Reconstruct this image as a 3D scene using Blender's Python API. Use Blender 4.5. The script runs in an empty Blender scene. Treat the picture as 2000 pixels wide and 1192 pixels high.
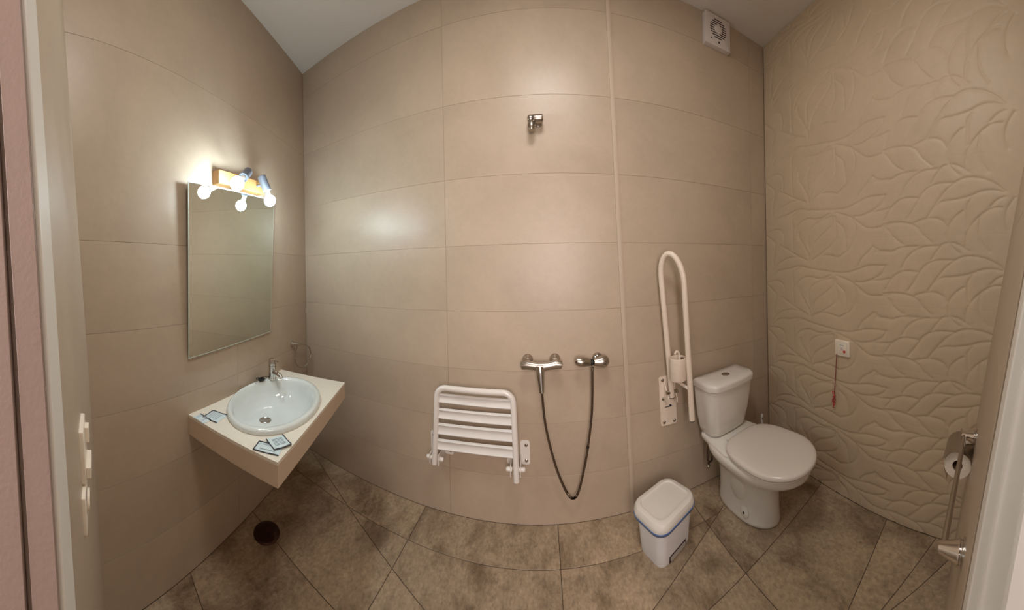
import bpy, math, random
import numpy as np
from mathutils import Vector, Matrix
random.seed(7); rng = np.random.RandomState(7)
PI = math.pi
SC = bpy.context.scene
COL = SC.collection

# ------------------------------------------------------------------ camera, world, lights, exposure
cam_d = bpy.data.cameras.new('camera')
cam = bpy.data.objects.new('camera', cam_d); COL.objects.link(cam)
cam.location = (0, 0, 1.4497)
ROLL = -0.022
cam.matrix_world = Matrix.Translation(cam.location) @ Matrix(((1,0,0,0),(0,0,-1,0),(0,1,0,0),(0,0,0,1))) @ Matrix.Rotation(ROLL, 4, 'Z')
cam_d.type = 'PANO'
F_, CX_, CY_, W_, H_ = 561.7128, 1063.1404, 522.918, 2000.0, 1192.0
cam_d.panorama_type = 'CENTRAL_CYLINDRICAL'
cam_d.central_cylindrical_range_u_min = -CX_ / F_
cam_d.central_cylindrical_range_u_max = (W_ - CX_) / F_
cam_d.central_cylindrical_range_v_min = -(H_ - CY_) / F_
cam_d.central_cylindrical_range_v_max = CY_ / F_
cam_d.central_cylindrical_radius = 1.0
cam_d.clip_start = 0.01
SC.camera = cam
SC.view_settings.view_transform = 'Standard'; SC.view_settings.look = 'None'
SC.view_settings.exposure = 0.54; SC.view_settings.gamma = 1.0
SC.view_settings.use_curve_mapping = False
SC.cycles.max_bounces = 10; SC.cycles.diffuse_bounces = 6; SC.cycles.use_denoising = True
SC.cycles.sample_clamp_indirect = 6.0

world = bpy.data.worlds.new('world'); SC.world = world; world.use_nodes = True
world.node_tree.nodes['Background'].inputs[0].default_value = (1.0, 0.90, 0.86, 1)
world.node_tree.nodes['Background'].inputs[1].default_value = 0.38

def area(name, loc, rot, sx, sy, power, color):
    l = bpy.data.lights.new(name, 'AREA'); l.shape = 'RECTANGLE'; l.size = sx; l.size_y = sy
    l.energy = power; l.color = color
    o = bpy.data.objects.new(name, l); COL.objects.link(o); o.location = loc; o.rotation_euler = rot
    return o
# daylight of the corridor coming through the open doorway behind the camera
area('corridor_light', (0.16, -1.25, 1.75), (math.radians(83), 0, 0), 0.75, 1.5, 30, (1.0, 0.84, 0.80))
# added ambient fill below the ceiling, out of frame; no real lamp there
area('ceiling_fill', (0.05, 0.45, 3.10), (0, 0, 0), 0.5, 0.5, 12, (1.0, 0.93, 0.88))
BULB = 118.0
BULB_COL = (0.76, 0.93, 1.0, 1)

# ------------------------------------------------------------------ geometry of the room (metres)
DB = 1.62                      # back wall, y
CEIL = 3.125
XL, AL = -1.1755, -0.3696      # left wall  x = XL + AL*y
XR, AR = 1.4138, 0.0998        # right wall x = XR + AR*y
JOINTS = [0.0, 0.273, 0.57, 0.866, 1.205, 1.586, 1.982, 2.427, 2.914, CEIL]
uL = Vector((AL, 1, 0)).normalized(); nL = Vector((1, -AL, 0)).normalized(); oL = Vector((XL, 0, 0))
uR = Vector((AR, 1, 0)).normalized(); nR = Vector((-1, AR, 0)).normalized(); oR = Vector((XR, 0, 0))
def PL(u, n, z): return oL + uL*u + nL*n + Vector((0, 0, z))      # left wall: along, off, up
def PR(u, n, z): return oR + uR*u + nR*n + Vector((0, 0, z))
def PB(x, n, z): return Vector((x, DB - n, z))
I3 = lambda x, y, z: Vector((x, y, z))

# ------------------------------------------------------------------ materials
def lin(c):
    return tuple(((v/12.92) if v <= 0.04045 else ((v+0.055)/1.055)**2.4) for v in (x/255 for x in c))
def mat(name, rgb, rough=0.5, metal=0.0, spec=0.5, emit=0, ecol=None, coat=0, noise=0, nscale=8, bump=0, bscale=60, alpha=1, trans=0, aniso=0, rnoise=0):
    m = bpy.data.materials.new(name); m.use_nodes = True
    nt = m.node_tree; b = nt.nodes['Principled BSDF']; L = nt.links.new
    c = (*lin(rgb), 1)
    b.inputs['Base Color'].default_value = c
    b.inputs['Roughness'].default_value = rough; b.inputs['Metallic'].default_value = metal
    b.inputs['Specular IOR Level'].default_value = spec
    b.inputs['Coat Weight'].default_value = coat; b.inputs['Coat Roughness'].default_value = 0.08
    b.inputs['Alpha'].default_value = alpha; b.inputs['Transmission Weight'].default_value = trans
    if emit:
        b.inputs['Emission Color'].default_value = ecol or c; b.inputs['Emission Strength'].default_value = emit
    if noise or bump or rnoise:
        tc = nt.nodes.new('ShaderNodeTexCoord')
        if noise or rnoise:
            n = nt.nodes.new('ShaderNodeTexNoise'); n.inputs['Scale'].default_value = nscale; n.inputs['Detail'].default_value = 6
            n.inputs['Roughness'].default_value = 0.62
            L(tc.outputs['Object'], n.inputs['Vector'])
        if noise:
            r = nt.nodes.new('ShaderNodeValToRGB')
            r.color_ramp.elements[0].position = 0.3; r.color_ramp.elements[1].position = 0.7
            r.color_ramp.elements[0].color = (*[v*(1-noise) for v in c[:3]], 1)
            r.color_ramp.elements[1].color = (*[min(1, v*(1+noise)) for v in c[:3]], 1)
            L(n.outputs['Fac'], r.inputs['Fac']); L(r.outputs['Color'], b.inputs['Base Color'])
        if rnoise:
            mr = nt.nodes.new('ShaderNodeMapRange'); mr.inputs['To Min'].default_value = rough-rnoise; mr.inputs['To Max'].default_value = rough+rnoise
            mr.inputs['From Min'].default_value = .3; mr.inputs['From Max'].default_value = .7
            L(n.outputs['Fac'], mr.inputs['Value']); L(mr.outputs['Result'], b.inputs['Roughness'])
        if bump:
            n2 = nt.nodes.new('ShaderNodeTexNoise'); n2.inputs['Scale'].default_value = bscale; n2.inputs['Detail'].default_value = 4
            L(tc.outputs['Object'], n2.inputs['Vector'])
            bp = nt.nodes.new('ShaderNodeBump'); bp.inputs['Strength'].default_value = bump; bp.inputs['Distance'].default_value = 0.01
            L(n2.outputs['Fac'], bp.inputs['Height']); L(bp.outputs['Normal'], b.inputs['Normal'])
    return m

def tile_mat(name, rgb, rough, var, mott, scale, rgb2=None, stretch=(1, 1, 1), bump=0.05, fine=0.05, speck=0):
    """stone-look ceramic: cloudy mottling, a tone of its own per tile (mesh island)"""
    m = bpy.data.materials.new(name); m.use_nodes = True
    nt = m.node_tree; b = nt.nodes['Principled BSDF']; L = nt.links.new; N = nt.nodes.new
    tc = N('ShaderNodeTexCoord'); geo = N('ShaderNodeNewGeometry')
    mp = N('ShaderNodeMapping'); mp.inputs['Scale'].default_value = stretch
    L(tc.outputs['Object'], mp.inputs['Vector'])
    off = N('ShaderNodeVectorMath'); off.operation = 'MULTIPLY_ADD'; off.inputs[1].default_value = (0, 0, 0)
    # shift the pattern from tile to tile
    cmb = N('ShaderNodeCombineXYZ'); mul = N('ShaderNodeMath'); mul.operation = 'MULTIPLY'; mul.inputs[1].default_value = 37.0
    L(geo.outputs['Random Per Island'], mul.inputs[0]); L(mul.outputs[0], cmb.inputs[0]); L(mul.outputs[0], cmb.inputs[1])
    add = N('ShaderNodeVectorMath'); add.operation = 'ADD'; L(mp.outputs[0], add.inputs[0]); L(cmb.outputs[0], add.inputs[1])
    n = N('ShaderNodeTexNoise'); n.inputs['Scale'].default_value = scale; n.inputs['Detail'].default_value = 9; n.inputs['Roughness'].default_value = 0.66
    n.inputs['Distortion'].default_value = 0.4
    L(add.outputs[0], n.inputs['Vector'])
    n3 = N('ShaderNodeTexNoise'); n3.inputs['Scale'].default_value = scale*14; n3.inputs['Detail'].default_value = 5; n3.inputs['Roughness'].default_value = 0.7
    L(add.outputs[0], n3.inputs['Vector'])
    c = lin(rgb); c2 = lin(rgb2) if rgb2 else tuple(v*(1-mott) for v in c)
    r = N('ShaderNodeValToRGB'); r.color_ramp.elements[0].position = 0.36; r.color_ramp.elements[1].position = 0.66
    r.color_ramp.elements[0].color = (*c2, 1); r.color_ramp.elements[1].color = (*[v*(1+mott) for v in c], 1)
    e = r.color_ramp.elements.new(0.52); e.color = (*c, 1)
    L(n.outputs['Fac'], r.inputs['Fac'])
    # per tile value
    mr = N('ShaderNodeMapRange'); mr.inputs['To Min'].default_value = 1-var; mr.inputs['To Max'].default_value = 1+var
    L(geo.outputs['Random Per Island'], mr.inputs['Value'])
    mr3 = N('ShaderNodeMapRange'); mr3.inputs['From Min'].default_value = .3; mr3.inputs['From Max'].default_value = .7
    mr3.inputs['To Min'].default_value = 1-fine; mr3.inputs['To Max'].default_value = 1+fine
    L(n3.outputs['Fac'], mr3.inputs['Value'])
    mm = N('ShaderNodeMath'); mm.operation = 'MULTIPLY'; L(mr.outputs[0], mm.inputs[0]); L(mr3.outputs[0], mm.inputs[1])
    if speck:
        n4 = N('ShaderNodeTexNoise'); n4.inputs['Scale'].default_value = scale*5.5; n4.inputs['Detail'].default_value = 7; n4.inputs['Roughness'].default_value = 0.75
        L(add.outputs[0], n4.inputs['Vector'])
        m4 = N('ShaderNodeMapRange'); m4.inputs['From Min'].default_value = .53; m4.inputs['From Max'].default_value = .64
        m4.inputs['To Min'].default_value = 1; m4.inputs['To Max'].default_value = 1-speck; L(n4.outputs['Fac'], m4.inputs['Value'])
        m5 = N('ShaderNodeMath'); m5.operation = 'MULTIPLY'; L(mm.outputs[0], m5.inputs[0]); L(m4.outputs[0], m5.inputs[1]); mm = m5
    vm = N('ShaderNodeVectorMath'); vm.operation = 'SCALE'; L(r.outputs['Color'], vm.inputs[0]); L(mm.outputs[0], vm.inputs['Scale'])
    L(vm.outputs[0], b.inputs['Base Color'])
    mr2 = N('ShaderNodeMapRange'); mr2.inputs['From Min'].default_value = .3; mr2.inputs['From Max'].default_value = .7
    mr2.inputs['To Min'].default_value = rough-.06; mr2.inputs['To Max'].default_value = rough+.08
    L(n.outputs['Fac'], mr2.inputs['Value']); L(mr2.outputs[0], b.inputs['Roughness'])
    bp = N('ShaderNodeBump'); bp.inputs['Strength'].default_value = bump; bp.inputs['Distance'].default_value = 0.004
    L(n3.outputs['Fac'], bp.inputs['Height']); L(bp.outputs['Normal'], b.inputs['Normal'])
    return m

M_WALL = tile_mat('beige_wall_tile', (181, 164, 144), .36, .025, .06, 2.2, fine=.03)
M_LEAF = tile_mat('leaf_relief_tile', (195, 175, 149), .50, .0, .05, 2.5, fine=.03)
M_FLOOR = tile_mat('brown_stone_floor_tile', (161, 142, 118), .38, .07, .20, 3.6, rgb2=(120, 102, 80), stretch=(1.3, .8, 1), bump=.14, fine=.30, speck=.26)
M_GROUT = mat('wall_grout', (148, 126, 104), .9)
M_FGROUT = mat('floor_grout', (74, 60, 46), .9)
M_CEIL = mat('ceiling_paint', (214, 208, 200), .9, bump=.15, bscale=90)
M_TRIMW = mat('white_door_frame_paint', (226, 222, 214), .35, noise=.02, nscale=3)
M_PINK = mat('pinkish_tan_door_lacquer', (144, 125, 115), .45, noise=.03, nscale=5, bump=.05, bscale=200)
M_STRIP = mat('beige_joint_strip', (190, 174, 155), .45)
M_CERAM = mat('white_glazed_ceramic', (226, 223, 216), .12, coat=.6, rnoise=.03)
M_BASIN = mat('basin_glazed_ceramic', (222, 228, 226), .10, coat=.7, rnoise=.02)
M_SEATL = mat('toilet_lid_plastic', (222, 215, 206), .22, rnoise=.03)
M_COUNTER = mat('cream_countertop', (232, 225, 210), .32, noise=.03, nscale=30)
M_COUNTERF = mat('cream_counter_front', (206, 186, 164), .45, noise=.03, nscale=14)
M_CHROME = mat('polished_chrome', (205, 200, 195), .10, metal=1, rnoise=.03)
M_STEEL = mat('satin_nickel', (178, 170, 160), .24, metal=1, rnoise=.05)
M_HOSE = mat('corrugated_steel_hose', (120, 106, 94), .32, metal=1, rnoise=.05)
M_BLACK = mat('black_rubber', (20, 19, 18), .5, rnoise=.05)
M_ENAMEL = mat('white_enamelled_tube', (226, 222, 216), .22, coat=.3, rnoise=.04)
M_IVORY = mat('ivory_enamelled_tube', (232, 218, 202), .25, coat=.3, rnoise=.04)
M_SLAT = mat('white_plastic_slat', (222, 220, 216), .35, rnoise=.05)
M_GREYEDGE = mat('grey_slat_edge', (170, 162, 154), .45, rnoise=.05)
M_MIRROR = mat('mirror_silver', (214, 218, 208), .015, metal=1, rnoise=.005)
M_GEDGE = mat('polished_glass_edge', (216, 232, 222), .15, rnoise=.05)
M_BACKING = mat('dark_mirror_backing', (52, 42, 36), .7, rnoise=.05)
M_WOOD = mat('pale_pine', (168, 126, 76), .5, noise=.16, nscale=24)
M_SPOT = mat('grey_painted_spot', (104, 110, 122), .4, rnoise=.05)
M_BULB = mat('lit_bulb', (255, 250, 240), .4, emit=BULB, ecol=BULB_COL, rnoise=.02)
M_BIN = mat('white_bin_plastic', (226, 227, 228), .38, rnoise=.04)
M_BINLID = mat('white_bin_lid', (224, 221, 212), .36, rnoise=.04)
M_BLUE = mat('blue_bag_film', (70, 104, 158), .3, rnoise=.05)
M_CLEAR = mat('clear_sachet_film', (214, 230, 234), .14, spec=.8, rnoise=.04)
M_INK = mat('dark_print', (52, 52, 62), .5, rnoise=.04)
M_GREYINK = mat('pale_grey_print', (168, 182, 192), .5, rnoise=.04)
M_RED = mat('red_plastic', (186, 34, 40), .4, rnoise=.05)
M_REDCORD = mat('dark_red_cord', (128, 32, 30), .7, noise=.1, nscale=200)
M_PLATE = mat('white_switch_plastic', (236, 226, 210), .3, rnoise=.04)
M_FAN = mat('white_fan_plastic', (206, 198, 194), .4, rnoise=.04)
M_SLOT = mat('dark_slot', (60, 40, 44), .8, rnoise=.02)
M_PAPER = mat('white_tissue', (236, 226, 212), .9, bump=.3, bscale=120)
M_CARD = mat('cardboard_core', (112, 88, 66), .9, noise=.1, nscale=60)
M_DRAIN = mat('dark_bronze_drain', (70, 44, 34), .28, metal=.8, rnoise=.08)

# ------------------------------------------------------------------ mesh helpers
class MB:
    def __init__(s): s.v = []; s.f = []; s.m = []
    def add(s, vs, fs, mi=0):
        k = len(s.v); s.v += [Vector(p) for p in vs]; s.f += [tuple(i+k for i in f) for f in fs]; s.m += [mi]*len(fs)
        return s
    def xf(s, fn): s.v = [fn(*p) for p in s.v]; return s
    def box(s, x0, x1, y0, y1, z0, z1, fn=I3, mi=0):
        P = [fn(x, y, z) for x in (x0, x1) for y in (y0, y1) for z in (z0, z1)]
        return s.add(P, [(0,1,3,2),(4,6,7,5),(0,4,5,1),(2,3,7,6),(0,2,6,4),(1,5,7,3)], mi)
    def rbox(s, x0, x1, y0, y1, z0, z1, r, fn=I3, axis='y', n=4, mi=0, r2=0):
        """box with rounded corners in the plane across `axis` (plates) and a small edge bevel r2 on the far face"""
        def outline(a0, a1, b0, b1, r):
            pts = []
            for cx, cy, a in ((a1-r, b1-r, 0), (a0+r, b1-r, PI/2), (a0+r, b0+r, PI), (a1-r, b0+r, 1.5*PI)):
                for i in range(n+1):
                    t = a + i/n*PI/2; pts.append((cx+r*math.cos(t), cy+r*math.sin(t)))
            return pts
        if axis == 'y': A = (x0, x1, z0, z1); lo, hi = y0, y1; g = lambda a, b, c: fn(a, c, b)
        elif axis == 'x': A = (y0, y1, z0, z1); lo, hi = x0, x1; g = lambda a, b, c: fn(c, a, b)
        else: A = (x0, x1, y0, y1); lo, hi = z0, z1; g = lambda a, b, c: fn(a, b, c)
        rings = [(0, lo)]
        if r2: rings += [(0, hi-r2), (r2*.3, hi-r2*.3), (r2, hi)]
        else: rings += [(0, hi)]
        R = []
        for ins, h in rings:
            R.append([g(a, b, h) for a, b in outline(A[0]+ins, A[1]-ins, A[2]+ins, A[3]-ins, max(r-ins, .0004))])
        return s.loft(R, mi=mi)
    def loft(s, rings, caps=True, closed=True, mi=0):
        n = len(rings[0]); V = [p for r in rings for p in r]; F = []
        for i in range(len(rings)-1):
            for j in range(n if closed else n-1):
                k = (j+1) % n
                F.append((i*n+j, i*n+k, (i+1)*n+k, (i+1)*n+j))
        if caps: F.append(tuple(range(n))[::-1]); F.append(tuple((len(rings)-1)*n+j for j in range(n)))
        return s.add(V, F, mi)
    def tube(s, pts, rad, n=12, caps=True, fn=None, mi=0):
        P = [Vector(fn(*p)) if fn else Vector(p) for p in pts]
        rads = rad if isinstance(rad, (list, tuple)) else [rad]*len(P)
        rings = []; up = None
        for i, p in enumerate(P):
            d = (P[min(i+1, len(P)-1)] - P[max(i-1, 0)]).normalized()
            if up is None:
                up = Vector((0, 0, 1)) if abs(d.z) < .9 else Vector((1, 0, 0))
            a = (up - d*up.dot(d)); a = a.normalized() if a.length > 1e-6 else d.orthogonal().normalized()
            up = a; b = d.cross(a)
            rings.append([p + (a*math.cos(2*PI*k/n) + b*math.sin(2*PI*k/n))*rads[i] for k in range(n)])
        return s.loft(rings, caps, mi=mi)
    def lathe(s, prof, org, axis, n=28, mi=0, caps=True):
        """profile [(radius, height along axis)]"""
        ax = Vector(axis).normalized(); a = ax.orthogonal().normalized(); b = ax.cross(a); o = Vector(org)
        return s.loft([[o + ax*h + (a*math.cos(2*PI*k/n)+b*math.sin(2*PI*k/n))*max(r, 1e-5) for k in range(n)] for r, h in prof], caps, mi=mi)
    def sphere(s, c, r, n=18, m=12, mi=0, sc=(1,1,1)):
        c = Vector(c)
        return s.loft([[c + Vector((r*sc[0]*math.sin(PI*i/m)*math.cos(2*PI*k/n) , r*sc[1]*math.sin(PI*i/m)*math.sin(2*PI*k/n), -r*sc[2]*math.cos(PI*i/m))) for k in range(n)] for i in [0.02]+list(range(1, m))+[m-.02]], mi=mi)
def smooth_path(pts, k=6):
    P = [Vector(p) for p in pts]; out = []
    for i in range(len(P)-1):
        p0, p1, p2, p3 = P[max(i-1,0)], P[i], P[i+1], P[min(i+2, len(P)-1)]
        for j in range(k):
            t = j/k
            out.append(.5*((2*p1)+(p2-p0)*t+(2*p0-5*p1+4*p2-p3)*t*t+(3*p1-p0-3*p2+p3)*t**3))
    out.append(P[-1]); return out
def wloc(o):
    v = Vector((0,0,0))
    while o is not None: v += o.location; o = o.parent
    return v
def obj(name, mb, mats, parent=None, smooth=True, angle=35, loc=None, bevel=0, recalc=True):
    """link ONE mesh object; vertices are given in world metres"""
    base = wloc(parent) + (Vector(loc) if loc else Vector((0,0,0)))
    me = bpy.data.meshes.new(name)
    me.from_pydata([tuple(p-base) for p in mb.v], [], mb.f); me.validate()
    if not isinstance(mats, (list, tuple)): mats = [mats]
    for m in mats: me.materials.append(m)
    if len(me.polygons) == len(mb.m):
        me.polygons.foreach_set('material_index', mb.m)
    if recalc:
        import bmesh
        bm = bmesh.new(); bm.from_mesh(me); bmesh.ops.recalc_face_normals(bm, faces=bm.faces); bm.to_mesh(me); bm.free()
    o = bpy.data.objects.new(name, me); COL.objects.link(o)
    if loc: o.location = loc
    if parent: o.parent = parent
    if bevel:
        bv = o.modifiers.new('bevel', 'BEVEL'); bv.width = bevel; bv.segments = 2; bv.limit_method = 'ANGLE'; bv.angle_limit = math.radians(40)
    if smooth:
        me.polygons.foreach_set('use_smooth', [True]*len(me.polygons))
        es = set()
        me.update()
        ca = math.cos(math.radians(angle)); nrm = [p.normal.copy() for p in me.polygons]; ek = {}
        for p in me.polygons:
            for k in p.edge_keys: ek.setdefault(k, []).append(p.index)
        at = me.attributes.new('sharp_edge', 'BOOLEAN', 'EDGE')
        vals = [False]*len(me.edges)
        for i, e in enumerate(me.edges):
            fs = ek.get(tuple(sorted(e.vertices)), [])
            if len(fs) == 2 and nrm[fs[0]].dot(nrm[fs[1]]) < ca: vals[i] = True
        at.data.foreach_set('value', vals)
    return o
def tag(o, label=None, cat=None, group=None, kind=None):
    if label: o['label'] = label
    if cat: o['category'] = cat
    if group: o['group'] = group
    if kind: o['kind'] = kind
    return o
def thing(name, label, cat, loc, group=None):
    o = bpy.data.objects.new(name, None); COL.objects.link(o); o.location = loc; o.empty_display_size = .05
    return tag(o, label, cat, group)

# ------------------------------------------------------------------ tiled surfaces
def clip(poly, a, b, c):                       # keep a*x+b*y <= c
    out = []
    for i in range(len(poly)):
        p, q = poly[i], poly[(i+1) % len(poly)]
        dp, dq = a*p[0]+b*p[1]-c, a*q[0]+b*q[1]-c
        if dp <= 0: out.append(p)
        if dp*dq < 0:
            t = dp/(dp-dq); out.append((p[0]+(q[0]-p[0])*t, p[1]+(q[1]-p[1])*t))
    return out
def area2(p): return abs(sum(p[i][0]*p[(i+1)%len(p)][1]-p[(i+1)%len(p)][0]*p[i][1] for i in range(len(p))))/2
def split(polys, p, q, when=lambda c: True):
    a, b = q[1]-p[1], p[0]-q[0]; L_ = math.hypot(a, b); a /= L_; b /= L_; c = a*p[0]+b*p[1]
    out = []
    for P in polys:
        cen = (sum(v[0] for v in P)/len(P), sum(v[1] for v in P)/len(P))
        if not when(cen): out.append(P); continue
        for s in (1, -1):
            R = clip(P, s*a, s*b, s*c)
            if len(R) > 2 and area2(R) > 2e-4: out.append(R)
    return out
def inset(P, g):
    cx = sum(v[0] for v in P)/len(P); cy = sum(v[1] for v in P)/len(P)
    R = P
    for i in range(len(P)):
        p, q = P[i], P[(i+1) % len(P)]
        a, b = q[1]-p[1], p[0]-q[0]; L_ = math.hypot(a, b)
        if L_ < 1e-6: continue
        a /= L_; b /= L_; c = a*p[0]+b*p[1]
        if a*cx+b*cy > c: a, b, c = -a, -b, -c
        R = clip(R, a, b, c-g)
        if len(R) < 3: return None
    return R
def tiled(mb, polys, fn, gap=.001, h=.0025, bev=.0012):
    """fn(a, b, height) -> world; each tile a raised slab of its own, grout behind"""
    for P in polys:
        R = inset(P, gap)
        if not R or area2(R) < 1e-4: continue
        R2 = inset(R, bev) 
        n = len(R)
        if R2 and len(R2) == n:
            mb.loft([[fn(a, b, 0) for a, b in R], [fn(a, b, h-bev*.6) for a, b in R], [fn(a, b, h) for a, b in R2]], mi=0)
        else:
            mb.loft([[fn(a, b, 0) for a, b in R], [fn(a, b, h) for a, b in R]], mi=0)
def rect(a0, a1, b0, b1): return [(a0, b0), (a1, b0), (a1, b1), (a0, b1)]
TH = .0025

# floor ---------------------------------------------------------------
cL = XL+AL*DB; cR = XR+AR*DB
def build_floor():
    room = [(XL-AL*.0+.05*0, -0.30), (XR, -0.30), (XR+AR*-.3, -.3), (cR, DB), (cL, DB)]
    room = [(XL-AL*-.3*-1, -.3), (XR-AR*.3, -.3), (cR, DB), (cL, DB)]
    room[0] = (XL+AL*-.3, -.3)
    T_ = [(-1.20, -1.6), (1.4, -1.6), (1.4, -.3), (-1.2, -.3)]
    ps = [room]
    S_ = 1.378
    ps = split(ps, (-2, S_), (2, S_))
    q0, q1 = (-1.235, 1.413), (-.527, 1.122); y0, y1 = (1.018, 1.424), (.413, 1.124)
    qk = (q1[1]-q0[1])/(q1[0]-q0[0]); yk = (y1[1]-y0[1])/(y1[0]-y0[0])
    qy = lambda x: q0[1]+qk*(x-q0[0]); yy = lambda x: y0[1]+yk*(x-y0[0])
    ps = split(ps, q0, q1, lambda c: c[0] < 0 or c[1] < S_)
    ps = split(ps, y0, y1, lambda c: c[1] > min(qy(c[0]), 9) )
    left = lambda c: c[1] < qy(c[0]) and c[1] < S_
    right = lambda c: c[1] < yy(c[0]) and c[1] > qy(c[0])
    ps = split(ps, (-.738, 2), (-.742, 0), lambda c: c[0] < .2 )
    ps = split(ps, (.041, 2), (.05, 1), lambda c: c[1] > .9 and c[1] > yy(c[0]))
    ps = split(ps, (.82, 2), (.842, .7), lambda c: True)
    ps = split(ps, (-2, .93), (0, .912), lambda c: c[0] < -.2 and c[1] < qy(c[0]))
    ps = split(ps, (-2, .466), (0, .46), lambda c: c[0] < -.2 and c[1] < .92)
    ps = split(ps, (1.515, 1.076), (.62, 1.014), lambda c: c[0] > .4 and c[1] < yy(c[0]))
    ps = split(ps, (1.477, .600), (.9, .587), lambda c: c[0] > .4 and c[1] < 1.04)
    ps = split(ps, (1.346, .231), (1.086, .428), lambda c: c[0] > .85 and c[1] < .6)
    ps += split(split([T_], (-.3, -2), (-.3, 0)), (.5, -2), (.5, 0))
    mb = MB(); tiled(mb, ps, lambda a, b, h: Vector((a, b, h-TH)), gap=.0017, h=TH, bev=.001)
    mb.box(-2.0, 1.8, -1.6, DB+.1, -.08, -TH+.0003, mi=1)
    return tag(obj('floor', mb, [M_FLOOR, M_FGROUT], smooth=False), kind='structure')
floor = build_floor()

# back wall -------------------------------------------------------------
mb = MB(); ps = []
for i in range(len(JOINTS)-1):
    ps.append(rect(cL, cR, JOINTS[i], JOINTS[i+1]))
ps = split(ps, (-.572, 3.2), (-.578, 0))
ps = split(ps, (.385, 3.125), (.484, 0))
ps = split(ps, (1.43, 3.125), (1.43, 0), lambda c: c[0] > .5)
tiled(mb, ps, lambda a, b, h: Vector((a, DB+TH-h, b)), gap=.0006, h=TH, bev=.0006)
mb.box(cL-.1, cR+.1, DB+TH-.0003, DB+.12, -.08, CEIL+.1, mi=1)
tag(obj('wall_back', mb, [M_WALL, M_GROUT], smooth=False), kind='structure')

# left wall -------------------------------------------------------------
uend = DB*math.hypot(1, AL)
mb = MB(); ps = []
JL = [z for z in JOINTS if z not in (1.982, 2.914)]
for i in range(len(JL)-1): ps.append(rect(-.25, uend, JL[i], JL[i+1]))
ps = split(ps, (.86, 3), (.86, 0), lambda c: c[1] < 1.205)
tiled(mb, ps, lambda a, b, h: PL(a, h-TH, b), gap=.0006, h=TH, bev=.0006)
mb.box(-.25, uend+.1, -.12, -TH+.0003, -.08, CEIL+.1, fn=PL, mi=1)
tag(obj('wall_left', mb, [M_WALL, M_GROUT], smooth=False), kind='structure')

# ceiling ---------------------------------------------------------------
mb = MB(); mb.box(-2.0, 1.8, -.3, DB+.1, CEIL, CEIL+.1)
tag(obj('ceiling', mb, M_CEIL, smooth=False), kind='structure')

# right wall: relief of overlapping leaves -------------------------------
def RA(x, y): return (1490+x/5.42, 440+y/5.42)
def RB(x, y): return (1720+x/4.965, 420+y/4.965)
ca, sa = math.cos(ROLL), math.sin(ROLL)
def on_right_wall(px, py):                     # plan view of the tile drawing: (distance along wall, height)
    az = (px-CX_)/F_; h = -(py-CY_)/F_
    dx, dy, dz = math.sin(az), h, -math.cos(az)
    X, Z, Y = ca*dx-sa*dy, sa*dx+ca*dy, -dz
    t = XR/(X-AR*Y)
    return (Y*t, 1.4497+Z*t)
LA = [
 [(450,370),(380,340),(290,345),(200,380),(130,450),(110,500)],
 [(480,460),(380,435),(260,465),(160,485),(110,540)],
 [(500,460),(580,475),(680,490),(790,505),(900,500),(1000,465),(1120,430),(1290,430)],
 [(1290,430),(1250,510),(1150,575),(1040,605),(970,600)],
 [(700,530),(640,560),(560,565),(480,545),(420,560),(370,600),(345,650)],
 [(400,440),(310,500),(310,600),(310,700),(320,830)],
 [(770,530),(860,570),(940,610),(1000,660),(1110,740),(1270,745),(1355,730)],
 [(720,560),(600,590),(520,640),(475,710),(480,830)],
 [(730,570),(730,640),(660,710),(590,760),(530,830),(510,900)],
 [(760,570),(770,700),(770,780),(720,850),(620,910),(540,950)],
 [(770,620),(850,700),(870,800),(880,900)],
 [(950,620),(975,700),(970,800),(920,900),(830,960),(790,975)],
 [(190,760),(260,810),(340,870),(420,920)],
 [(20,610),(80,670),(130,740),(110,860),(110,930)],
 [(60,600),(140,590),(200,620),(220,700),(215,760)],
 [(380,660),(385,720),(430,800),(480,900),(490,960)],
 [(790,975),(700,940),(600,925),(530,950)],
 [(1160,225),(1110,280),(1040,350),(1000,430)],
 [(1160,225),(1220,265),(1330,275)],
 [(1040,610),(1130,585),(1250,580),(1355,565)],
]
LB = [
 [(-60,350),(0,355),(100,355),(200,315),(350,305)],
 [(200,510),(240,430),(320,350),(420,310),(540,300)],
 [(490,430),(540,350),(600,285),(690,270),(780,300),(850,350)],
 [(40,720),(90,630),(160,570),(230,545),(350,555)],
 [(260,730),(330,630),(400,520),(480,460),(570,440),(700,440)],
 [(460,740),(500,670),(560,590),(640,500),(740,430),(850,400),(1000,420),(1130,480),(1210,540)],
 [(450,740),(510,660),(590,610),(720,600),(860,575),(960,540),(1080,525),(1200,545)],
 [(20,765),(120,760),(250,775),(340,815),(400,890),(490,970)],
 [(330,780),(430,755),(520,755),(600,790),(640,850)],
 [(800,705),(720,760),(660,840),(650,940),(690,1020),(760,1080)],
 [(880,590),(840,660),(840,760),(845,850)],
 [(1170,690),(1080,695),(980,750),(880,840),(830,930),(820,1050)],
 [(1200,590),(1130,620),(1070,670)],
 [(960,780),(950,900),(980,1000),(1050,1080)],
 [(1300,600),(1230,700),(1210,800),(1240,900)],
 [(40,790),(80,830),(120,890),(210,960)],
]
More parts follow.
